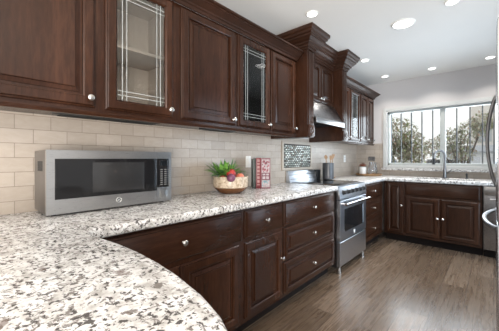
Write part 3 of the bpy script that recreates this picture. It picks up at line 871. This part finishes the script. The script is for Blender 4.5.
# fruit inside the bowl
apple_red = plain('apple_red', (0.42, 0.035, 0.03), 0.3, 0, 0.35, 20); apple_pink = plain('apple_blush', (0.55, 0.16, 0.10), 0.3, 0, 0.3, 18)
plum = plain('plum_skin', (0.16, 0.05, 0.10), 0.35, 0, 0.3, 20)
stem_m = plain('fruit_stem', (0.10, 0.06, 0.03), 0.7)
def apple(loc, r, mat, label, cat='apple', tilt=0.2):
    t = empty(cat, loc, 0, label, cat)
    prof = []
    for k in range(11):
        a = math.pi * k / 10
        rr = r * math.sin(a) * (1 + 0.06 * math.cos(a)); zz = -r * 0.92 * math.cos(a)
        if k == 10: zz -= r * 0.16
        if k == 9: zz -= r * 0.03
        prof.append((max(rr, 0.001), zz + r * 0.92))
    bm = bmesh.new(); lathe(bm, prof, 18)
    f = build('flesh', bm, mat, t, rot=(tilt, tilt * 0.5, 0))
    bm = bmesh.new(); tube(bm, [(0, 0, r * 1.62), (0.002, 0, r * 1.85), (0.006, 0, r * 2.05)], 0.0017, 6)
    build('stem', bm, stem_m, t, rot=(tilt, tilt * 0.5, 0))
apple((BX + 0.055, BY - 0.045, ZT + 0.128), 0.040, apple_red, 'bright red apple on top of the fruit bowl')
apple((BX + 0.095, BY - 0.085, ZT + 0.100), 0.036, plum, 'dusky plum at the front of the fruit bowl, below the red apple', 'plum')
apple((BX + 0.095, BY + 0.015, ZT + 0.100), 0.036, apple_pink, 'blush pink apple at right front of the fruit bowl')
apple((BX + 0.025, BY + 0.090, ZT + 0.098), 0.034, apple_red, 'small red apple tucked at right among leaves in the bowl')
apple((BX - 0.02, BY - 0.075, ZT + 0.085), 0.036, apple_pink, 'pink apple half hidden under the greenery at left of the bowl')
leafm = plain('leaf_green', (0.17, 0.36, 0.07), 0.45, 0, 0.45, 30); leafd = plain('leaf_dark_green', (0.06, 0.17, 0.045), 0.5, 0, 0.4, 30)
def leaf(bm, base, dirv, length, width, droop, mi=0):
    d = Vector(dirv).normalized(); side = d.cross(Vector((0, 0, 1)))
    if side.length < 0.01: side = Vector((1, 0, 0))
    side.normalize(); up = side.cross(d)
    N = 5; L, Rr = [], []
    for k in range(N + 1):
        s = k / N
        c = Vector(base) + d * length * s - Vector((0, 0, 1)) * droop * s * s
        wv_ = width * math.sin(math.pi * min(1, 0.12 + s * 0.88)) * 0.5
        L.append(bm.verts.new(c + side * wv_ + up * wv_ * 0.25)); Rr.append((bm.verts.new(c), bm.verts.new(c - side * wv_ + up * wv_ * 0.25)))
    for k in range(N):
        bm.faces.new((L[k], L[k + 1], Rr[k + 1][0], Rr[k][0])).material_index = mi
        bm.faces.new((Rr[k][0], Rr[k + 1][0], Rr[k + 1][1], Rr[k][1])).material_index = mi
gr = empty('greenery_bunch', (BX - 0.01, BY - 0.01, ZT + 0.14), 0, 'bunch of bright green leafy stems spilling from the fruit bowl', 'greenery')
rnd = random.Random(11)
for part, (n, mi) in {'leaf_spray': (150, 0), 'stalk': (10, 1)}.items():
    bm = bmesh.new()
    if part == 'leaf_spray':
        for k in range(n):
            a = rnd.uniform(0, 2 * math.pi); rr_ = rnd.uniform(0.0, 0.075)
            el = rnd.uniform(0.35, 1.3)
            base = (-0.035 + rr_ * math.cos(a), rr_ * math.sin(a) * 1.1 - 0.02, rnd.uniform(0.0, 0.03))
            leaf(bm, base, (math.cos(a) * math.cos(el), math.sin(a) * math.cos(el), math.sin(el)), rnd.uniform(0.08, 0.145), rnd.uniform(0.016, 0.028), rnd.uniform(0.0, 0.03), rnd.choice([0, 0, 1]))
        for k in range(34):      # long blades to the left and right
            sgn = -1 if k % 3 else 1
            base = (rnd.uniform(-0.03, 0.05), sgn * rnd.uniform(0.05, 0.10), rnd.uniform(0.0, 0.03))
            leaf(bm, base, (rnd.uniform(-0.25, 0.45), sgn * 1.0, rnd.uniform(0.05, 0.5)), rnd.uniform(0.09, 0.185 if sgn < 0 else 0.13), rnd.uniform(0.012, 0.02), rnd.uniform(0.02, 0.05), rnd.choice([0, 1, 1]))
        build(part, bm, [leafm, leafd], gr)
    else:
        for k in range(n):
            a = rnd.uniform(0, 6.28)
            tube(bm, [(-0.03, 0, -0.03), (-0.03 + 0.03 * math.cos(a), 0.03 * math.sin(a), 0.03), (-0.03 + 0.06 * math.cos(a), 0.06 * math.sin(a), 0.075)], 0.0018, 6)
        build(part, bm, leafd, gr)

# ------------------------------------------------------------------ cookbooks
def book(off, th, depth, hgt, mats, label, push=0.0, rz=48, deco=None):
    ca, sa = math.cos(R(rz)), math.sin(R(rz))
    t = empty('cookbook', (0.165 + off * ca - push * sa, 1.925 + off * sa + push * ca, ZT), rz, label, 'book', 'cookbooks on the worktop')
    bm = bmesh.new()
    box(bm, 0, th * 0.12, 0, depth, 0, hgt, 0.0008); box(bm, th * 0.88, th, 0, depth, 0, hgt, 0.0008); box(bm, 0, th, -0.002, 0.002, 0, hgt, 0.0008)
    build('cover', bm, mats[0], t)
    o = build('page_block', bx(th * 0.125, th * 0.875, 0.003, depth - 0.004, 0.003, hgt - 0.004), mats[1], t)
    if deco: deco(t, th, depth, hgt)
    return t
pages = plain('page_paper', (0.75, 0.72, 0.64), 0.8)
ink = plain('spine_print', (0.34, 0.17, 0.16), 0.5)
def spine_marks(t, th, depth, hgt):
    bm = bmesh.new(); z = 0.03
    k = 0
    while z < hgt - 0.03:
        hh = 0.022 if k % 3 else 0.012
        box(bm, th * 0.25, th * 0.75, -0.0028, -0.0018, z, z + hh); z += hh + 0.014; k += 1
    build('spine_print', bm, ink, t)
def cover_picture(t, th, depth, hgt):
    pink = plain('cover_pink', (0.25, 0.06, 0.085), 0.4, 0, 0.5, 60); dk = plain('cover_plum', (0.14, 0.04, 0.06), 0.4)
    teal = plain('cover_teal', (0.16, 0.27, 0.30), 0.4, 0, 0.3, 50); wh = plain('cover_white', (0.36, 0.30, 0.31), 0.4, 0, 0.3, 60)
    r = random.Random(5)
    bm = bmesh.new()
    box(bm, 0.006, th - 0.006, -0.0030, -0.0018, 0.01, hgt - 0.01, 0, 0)
    for k in range(40):
        xx = r.uniform(0.008, th - 0.022); zz = r.uniform(hgt * 0.52, hgt - 0.03)
        box(bm, xx, xx + r.uniform(0.006, 0.014), -0.0036, -0.0029, zz, zz + r.uniform(0.006, 0.02), 0, 1)
    for zz in (hgt * 0.28, hgt * 0.40, hgt * 0.49): box(bm, 0.006, th - 0.006, -0.0037, -0.0029, zz, zz + 0.010, 0, 2)
    for xx in (0.006, th * 0.5 - 0.004, th - 0.014): box(bm, xx, xx + 0.008, -0.0037, -0.0029, hgt * 0.28, hgt * 0.5, 0, 2)
    for k in range(10):
        xx = r.uniform(0.008, th - 0.022); zz = r.uniform(0.015, hgt * 0.24)
        box(bm, xx, xx + r.uniform(0.006, 0.014), -0.0036, -0.0029, zz, zz + r.uniform(0.008, 0.02), 0, 3)
    build('cover_print', bm, [wh, pink, dk, teal], t)
book(0.0, 0.026, 0.15, 0.280, [plain('book_dark_green', (0.035, 0.05, 0.045), 0.45), pages], 'dark green cookbook, left of the upright cookbooks beside fruit bowl', 0.01)
book(0.028, 0.046, 0.15, 0.290, [plain('book_red', (0.15, 0.016, 0.022), 0.4), pages], 'red-spined cookbook standing in the middle of the upright cookbooks', deco=spine_marks)
book(0.076, 0.088, 0.15, 0.285, [plain('book_plum', (0.20, 0.06, 0.08), 0.4), pages], 'thick cookbook with pink and white patterned spine beside red book', deco=cover_picture)

# ------------------------------------------------------------------ utensil crock beyond the range
uc = empty('utensil_crock', (0.14, 3.535, ZT), 0, 'dark grey utensil crock on the granite right of the range', 'crock')
bm = bmesh.new(); lathe(bm, [(0.070, 0), (0.076, 0.004), (0.078, 0.21), (0.076, 0.222), (0.070, 0.222), (0.068, 0.20), (0.066, 0.02)], 28)
build('crock_body', bm, plain('dark_stoneware', (0.055, 0.058, 0.066), 0.3, 0, 0.15, 10), uc)
spoonw = wood('utensil_wood', (0.24, 0.13, 0.065), (0.34, 0.20, 0.105), (0.43, 0.27, 0.155), (8, 8, 1), 0.55, 0)
def spoon(dx, dy, lean_y, hgt, kind, label):
    t = empty('wooden_' + kind, (0.14 + dx, 3.535 + dy, ZT + 0.03), 0, label, kind, 'wooden utensils in the crock')
    hgt += 0.035; top = Vector((dx * 1.2, lean_y, hgt))
    bm = bmesh.new(); tube(bm, [(0, 0, 0), top * 0.5, top], [0.006, 0.0065, 0.0055], 8)
    build('handle', bm, spoonw, t)
    bm = bmesh.new(); d = top.normalized()
    if kind == 'spoon': ws = [0.007, 0.022, 0.033, 0.035, 0.026, 0.008]
    else: ws = [0.007, 0.020, 0.027, 0.031, 0.033, 0.032]
    rs = []
    sidev = Vector((0.25, 1, 0)).normalized(); nv = d.cross(sidev).normalized()
    for k, wv_ in enumerate(ws):
        c = top + d * (0.014 * k)
        cup = 0.006 if kind == 'spoon' and 1 < k < 5 else 0
        rs.append([bm.verts.new(c + sidev * wv_ * q + nv * (hh + cup * (1 - q * q) )) for q, hh in ((-1, 0), (-0.5, 0.004), (0, 0.005), (0.5, 0.004), (1, 0), (0.5, -0.004), (0, -0.005), (-0.5, -0.004))])
    for a, c in zip(rs, rs[1:]):
        for k in range(8): bm.faces.new((a[k], a[(k + 1) % 8], c[(k + 1) % 8], c[k]))
    bm.faces.new(rs[0]); bm.faces.new(rs[-1])
    build('bowl' if kind == 'spoon' else 'blade', bm, spoonw, t)
spoon(0.0, -0.035, -0.03, 0.20, 'spoon', 'wooden spoon leaning to the left side of the dark crock')
spoon(0.02, -0.01, -0.005, 0.19, 'spatula', 'wooden spatula standing in the middle of the dark crock')
spoon(-0.02, 0.012, 0.015, 0.20, 'spoon', 'wooden spoon at the back of the dark crock')
spoon(0.01, 0.035, 0.06, 0.21, 'spatula', 'wide wooden spatula leaning to the right side of the dark crock')
# small wooden spoon rest beside crock
o_ = bmesh.new(); lathe(o_, [(0.03, 0), (0.045, 0.008), (0.048, 0.018), (0.042, 0.018), (0.03, 0.008)], 20)
o = build('spoon_rest', o_, spoonw, None, (0.10, 3.74, ZT)); tag(o, 'small brown wooden dish on the granite right of the crock', 'dish')

# ------------------------------------------------------------------ tray with flower pot, pitcher
tr = empty('serving_tray', (0.30, 4.70, ZT), 0, 'round wooden tray on the corner worktop left of the window', 'tray')
bm = bmesh.new(); lathe(bm, [(0.17, 0), (0.195, 0.004), (0.205, 0.030), (0.198, 0.034), (0.19, 0.016), (0.05, 0.014)], 36)
build('tray_disc', bm, wood('tray_wood', (0.20, 0.11, 0.05), (0.30, 0.18, 0.09), (0.38, 0.24, 0.13), (6, 1, 6), 0.5, 0), tr)
pt = empty('flower_pot', (0.215, 4.66, ZT + 0.0145), 0, 'small white pot holding rust-red flowers on the wooden tray', 'flower pot')
bm = bmesh.new(); lathe(bm, [(0.045, 0), (0.05, 0.003), (0.056, 0.12), (0.054, 0.125), (0.049, 0.125), (0.046, 0.10)], 24)
build('pot', bm, plain('white_ceramic', (0.80, 0.79, 0.77), 0.3, 0, 0.02), pt)
bm = bmesh.new(); rnd = random.Random(4)
for k in range(38):
    a = rnd.uniform(0, 6.28); q = rnd.uniform(0, 0.062); c = Vector((q * math.cos(a), q * math.sin(a), 0.132 + rnd.uniform(0.01, 0.06) * (1 - q * 8)))
    for j in range(5):
        a2 = 6.28 * j / 5 + a
        leaf(bm, c, (math.cos(a2), math.sin(a2), 0.5), 0.026, 0.020, 0.004)
build('flowers', bm, plain('rust_petals', (0.42, 0.10, 0.045), 0.6, 0, 0.4, 40), pt)
pc = empty('glass_pitcher', (0.365, 4.68, ZT + 0.0145), 0, 'clear glass pitcher on the wooden tray beside the flower pot', 'pitcher')
clear = glass('pitcher_glass', (0.95, 0.965, 0.985), 0.6)
bm = bmesh.new(); lathe(bm, [(0.06, 0), (0.068, 0.005), (0.076, 0.07), (0.064, 0.14), (0.054, 0.175), (0.060, 0.205), (0.057, 0.205), (0.051, 0.175), (0.061, 0.138), (0.073, 0.07), (0.06, 0.008)], 28)
build('jug', bm, clear, pc)
bm = bmesh.new(); tube(bm, [(0.055, 0, 0.19), (0.10, 0, 0.18), (0.115, 0, 0.12), (0.10, 0, 0.07), (0.073, 0, 0.055)], 0.006, 10)
build('handle', bm, clear, pc)

# ------------------------------------------------------------------ fridge
fr = empty('refrigerator', (1.913, 2.38, 0), -90, 'tall stainless french-door refrigerator at the right edge', 'refrigerator')
FW = 0.83
build('cabinet', bx(0, FW, 0.0, 0.66, 0.03, 1.785, 0.006), M['steel_d'], fr)
def door_curved(x0, x1, z0, z1, bulge, name):
    bm = bmesh.new(); N = 10
    outl = [(x0, -0.003)] + [(x0 + (x1 - x0) * k / N, -0.052 - bulge * math.sin(math.pi * k / N) ** 0.7) for k in range(N + 1)] + [(x1, -0.003)]
    prism(bm, outl, z0, z1, 0.003, axis='z')
    return build(name, bm, M['steel_v'], fr)
dl = door_curved(0.003, FW / 2 - 0.003, 0.93, 1.80, 0.004, 'door'); dr = door_curved(FW / 2 + 0.003, FW - 0.003, 0.93, 1.80, 0.004, 'door')
dz = door_curved(0.003, FW - 0.003, 0.10, 0.918, 0.004, 'freezer_drawer')
def bow(p0, p1, out, rad=0.011, n=20):
    p0, p1 = Vector(p0), Vector(p1)
    pts = []
    for k in range(n + 1):
        s = k / n
        pts.append(p0.lerp(p1, s) + Vector((0, -out * (math.sin(math.pi * s) ** 0.75), 0)))
    bm = bmesh.new(); tube(bm, pts, rad, 12); return bm
build('handle', bow((FW / 2 - 0.045, -0.054, 1.06), (FW / 2 - 0.045, -0.054, 1.533), 0.036, 0.0075), M['faucet'], dl)
build('handle', bow((FW / 2 + 0.045, -0.054, 1.06), (FW / 2 + 0.045, -0.054, 1.533), 0.036, 0.0075), M['faucet'], dr)
build('handle', bow((0.12, -0.053, 0.885), (FW - 0.12, -0.053, 0.885), 0.05, 0.010), M['faucet'], dz)
build('toe_grille', bx(0.01, FW - 0.01, -0.03, 0.6, 0.0, 0.095), M['black'], fr)

# ------------------------------------------------------------------ ceiling lights
def downlight(x, y, label, r=0.042, power=CAN_POWER):
    t = empty('ceiling_light', (x, y, ZC), 0, label, 'ceiling light', 'recessed ceiling lights')
    bm = bmesh.new(); lathe(bm, [(r * 1.25, -0.0005), (r * 1.25, -0.004), (r * 1.12, -0.010), (r * 1.02, -0.009), (r * 1.0, -0.0005)], 32)
    build('trim_ring', bm, M['plate'], t)
    bm = bmesh.new(); lathe(bm, [(r, -0.0092), (r, -0.0115), (r * 0.7, -0.0125)], 32)
    build('lens', bm, M['can_light'], t)
    l = bpy.data.lights.new('lamp', 'AREA'); l.shape = 'DISK'; l.size = r * 1.8; l.energy = power; l.color = (1.0, 0.95, 0.88); l.spread = R(115)
    lo = bpy.data.objects.new('lamp', l); C.objects.link(lo); lo.parent = t; lo.location = (0, 0, -0.016)
    return t
downlight(0.655, 2.155, 'recessed ceiling light above the left hood column')
downlight(0.603, 3.632, 'recessed ceiling light right of the range hood crown')
downlight(0.590, 4.553, 'small recessed ceiling light near window, leftmost of the far three')
downlight(1.197, 4.591, 'recessed ceiling light before the window, middle of the far three')
downlight(1.813, 4.577, 'recessed ceiling light above fridge side, rightmost of the far three')
downlight(1.596, 2.751, 'recessed ceiling light at top right corner of the picture')
downlight(1.208, 2.894, 'large round flush ceiling light in the middle of the ceiling', 0.082, CAN_POWER * 2.5)

# ------------------------------------------------------------------ outside the window
gm = plain('outside_paving', (0.42, 0.40, 0.37), 0.8, 0, 0.2, 2)
o = build('driveway', bx(-30, 20, YB + 0.3, 60, -0.4, -0.3), gm); tag(o, kind='structure')
tree_leaf = plain('tree_leaf_olive', (0.25, 0.29, 0.14), 0.6, 0, 0.5, 6)
tree_leaf2 = plain('tree_leaf_pale', (0.55, 0.54, 0.42), 0.6, 0, 0.4, 6)
tree_leaf3 = plain('tree_leaf_rust', (0.45, 0.32, 0.24), 0.6, 0, 0.4, 6)
bark = plain('bark', (0.10, 0.075, 0.055), 0.9, 0, 0.4, 20)
def tree(x, y, blobs, n, seed, label, mats, lsize=0.125):
    t = empty('tree', (x, y, -0.3), 0, label, 'tree', 'trees outside the window')
    r = random.Random(seed); bm = bmesh.new()
    for k in range(n):
        bxx, byy, bzz, br_ = r.choice(blobs)
        while True:
            p = Vector((r.uniform(-1, 1), r.uniform(-1, 1), r.uniform(-1, 1)))
            if 0.25 < p.length < 1: break
        c = Vector((bxx, byy, bzz)) + p * br_
        leaf(bm, c, (r.uniform(-1, 1), r.uniform(-1, 1), r.uniform(-0.8, 0.5)), r.uniform(0.6, 1.2) * lsize, lsize * 0.42, 0.02, r.choice([0, 0, 1, 1, 2]))
    build('foliage', bm, mats, t)
    bm = bmesh.new()
    for k in range(3):
        a = 2.1 * k + seed
        tube(bm, [(0.06 * math.cos(a), 0.06 * math.sin(a), 0), (0.1 * math.cos(a), 0.1 * math.sin(a), 0.8), (0.22 * math.cos(a), 0.2 * math.sin(a), 1.5), (0.5 * math.cos(a), 0.35 * math.sin(a), 2.3)], [0.06, 0.05, 0.035, 0.015], 8)
    for bl in blobs:
        tube(bm, [(0, 0, 0.9), (bl[0] * 0.6, bl[1] * 0.6, (0.9 + bl[2]) / 2 + 0.1), (bl[0], bl[1], bl[2])], [0.035, 0.022, 0.008], 6)
    build('trunk', bm, bark, t)
LM = [tree_leaf, tree_leaf2, tree_leaf3]
tree(-0.95, 10.4, [(-1.25, 0, 1.75, 0.5), (-0.75, 0, 2.0, 0.5), (-0.3, 0.1, 2.35, 0.6), (0.3, 0, 2.35, 0.62), (0.75, 0, 1.95, 0.5), (-1.2, 0, 1.35, 0.4), (0.75, 0, 1.55, 0.42), (0.1, 0, 1.85, 0.5)], 6000, 3, 'leafy green tree outside the left window pane', LM)
tree(1.0, 12.4, [(-0.75, 0, 1.9, 0.45), (-0.3, 0, 2.2, 0.45), (0.2, 0, 2.45, 0.45), (0.55, 0, 2.75, 0.38), (0.0, 0, 1.75, 0.4)], 2300, 8, 'smaller rust-tinged tree outside the right window pane', [tree_leaf, tree_leaf2, tree_leaf3])

def car(x, y, rz, paint, label):
    t = empty('car', (x, y, -0.3), rz, label, 'car', 'cars parked outside')
    # length along local y, nose towards -y
    prof = [(-2.15, 0.30), (-2.18, 0.62), (-2.05, 0.78), (-1.15, 0.95), (-0.45, 1.42), (0.9, 1.46), (1.75, 1.05), (2.15, 0.95), (2.18, 0.35)]
    bm = bmesh.new(); prism(bm, prof, -0.86, 0.86, 0.06, axis='x')
    for vv in bm.verts:
        if vv.co.z > 0.95: vv.co.x *= 1 - 0.28 * (vv.co.z - 0.95)
    bd = build('body', bm, paint, t)
    gl = M['blackglass']
    bm = bmesh.new()
    bm.faces.new([bm.verts.new(p) for p in ((-0.76, -1.10, 1.0), (0.76, -1.10, 1.0), (0.68, -0.52, 1.40), (-0.68, -0.52, 1.40))])
    ex = bmesh.ops.extrude_face_region(bm, geom=bm.faces[:])
    for q in ex['geom']:
        if isinstance(q, bmesh.types.BMVert): q.co += Vector((0, -0.03, 0.02))
    build('windscreen', bm, gl, t)
    for s in (-1, 1):
        build('headlight', bx(s * 0.62 - 0.16, s * 0.62 + 0.16, -2.2, -2.1, 0.60, 0.72, 0.02), M['plate'], t)
        bm = bmesh.new()
        prism(bm, [(-0.75, 1.0), (-0.35, 1.36), (0.8, 1.38), (1.35, 1.02)], s * 0.80, s * 0.845, axis='x')
        build('side_window', bm, gl, t)
        for yy in (-1.35, 1.35):
            bm = bmesh.new(); lathe(bm, [(0.2, -0.1), (0.32, -0.1), (0.33, 0.0), (0.32, 0.1), (0.2, 0.1)], 24, 'x')
            build('wheel', bm, M['black'], t, (s * 0.78, yy, 0.33))
    build('grille', bx(-0.42, 0.42, -2.21, -2.14, 0.45, 0.66, 0.02), M['black'], t)
car(-4.3, 22.0, 12, plain('car_blue_grey', (0.20, 0.26, 0.36), 0.25, 0.3), 'blue-grey car parked outside beyond the left window pane')
car(-0.75, 21.8, 12, plain('car_dark', (0.03, 0.035, 0.045), 0.25, 0.3), 'dark car parked outside behind the faucet')

hs_ = empty('house', (1.6, 26.0, -0.3), 0, 'pale house with low garage seen outside through the right window pane', 'house')
pale = plain('house_stucco', (0.74, 0.70, 0.66), 0.8, 0, 0.05); roofm = plain('house_roof', (0.36, 0.38, 0.42), 0.8, 0, 0.15)
bm = bmesh.new(); box(bm, -1.4, 3.5, 6, 11, 0, 7.2); build('wall', bm, pale, hs_)
bm = bmesh.new(); box(bm, -2.6, 3.0, 0, 5, 0, 1.9); build('garage_wall', bm, plain('garage_white', (0.80, 0.82, 0.84), 0.7, 0, 0.04), hs_)
bm = bmesh.new(); prism(bm, [(-0.3, 1.9), (5.2, 1.9), (5.2, 2.05), (2.5, 2.55), (-0.3, 2.05)], -2.8, 3.2, axis='x'); build('garage_roof', bm, roofm, hs_)
for (a, c) in ((-2.3, -0.5), (0.0, 1.8)):
    wdw = build('garage_door', bx(a, c, -0.06, -0.01, 0.0, 1.6), plain('garage_door_white', (0.62, 0.65, 0.70), 0.6), hs_)
for (a, c) in ((-0.9, 0.1), (1.0, 2.2)):
    fr_ = build('window', bx(a, c, 5.93, 5.99, 3.0, 4.6), M['vinyl'], hs_)
    build('pane', bx(a + 0.08, c - 0.08, 5.90, 5.935, 3.08, 4.52), plain('far_glass', (0.45, 0.48, 0.52), 0.2), fr_)
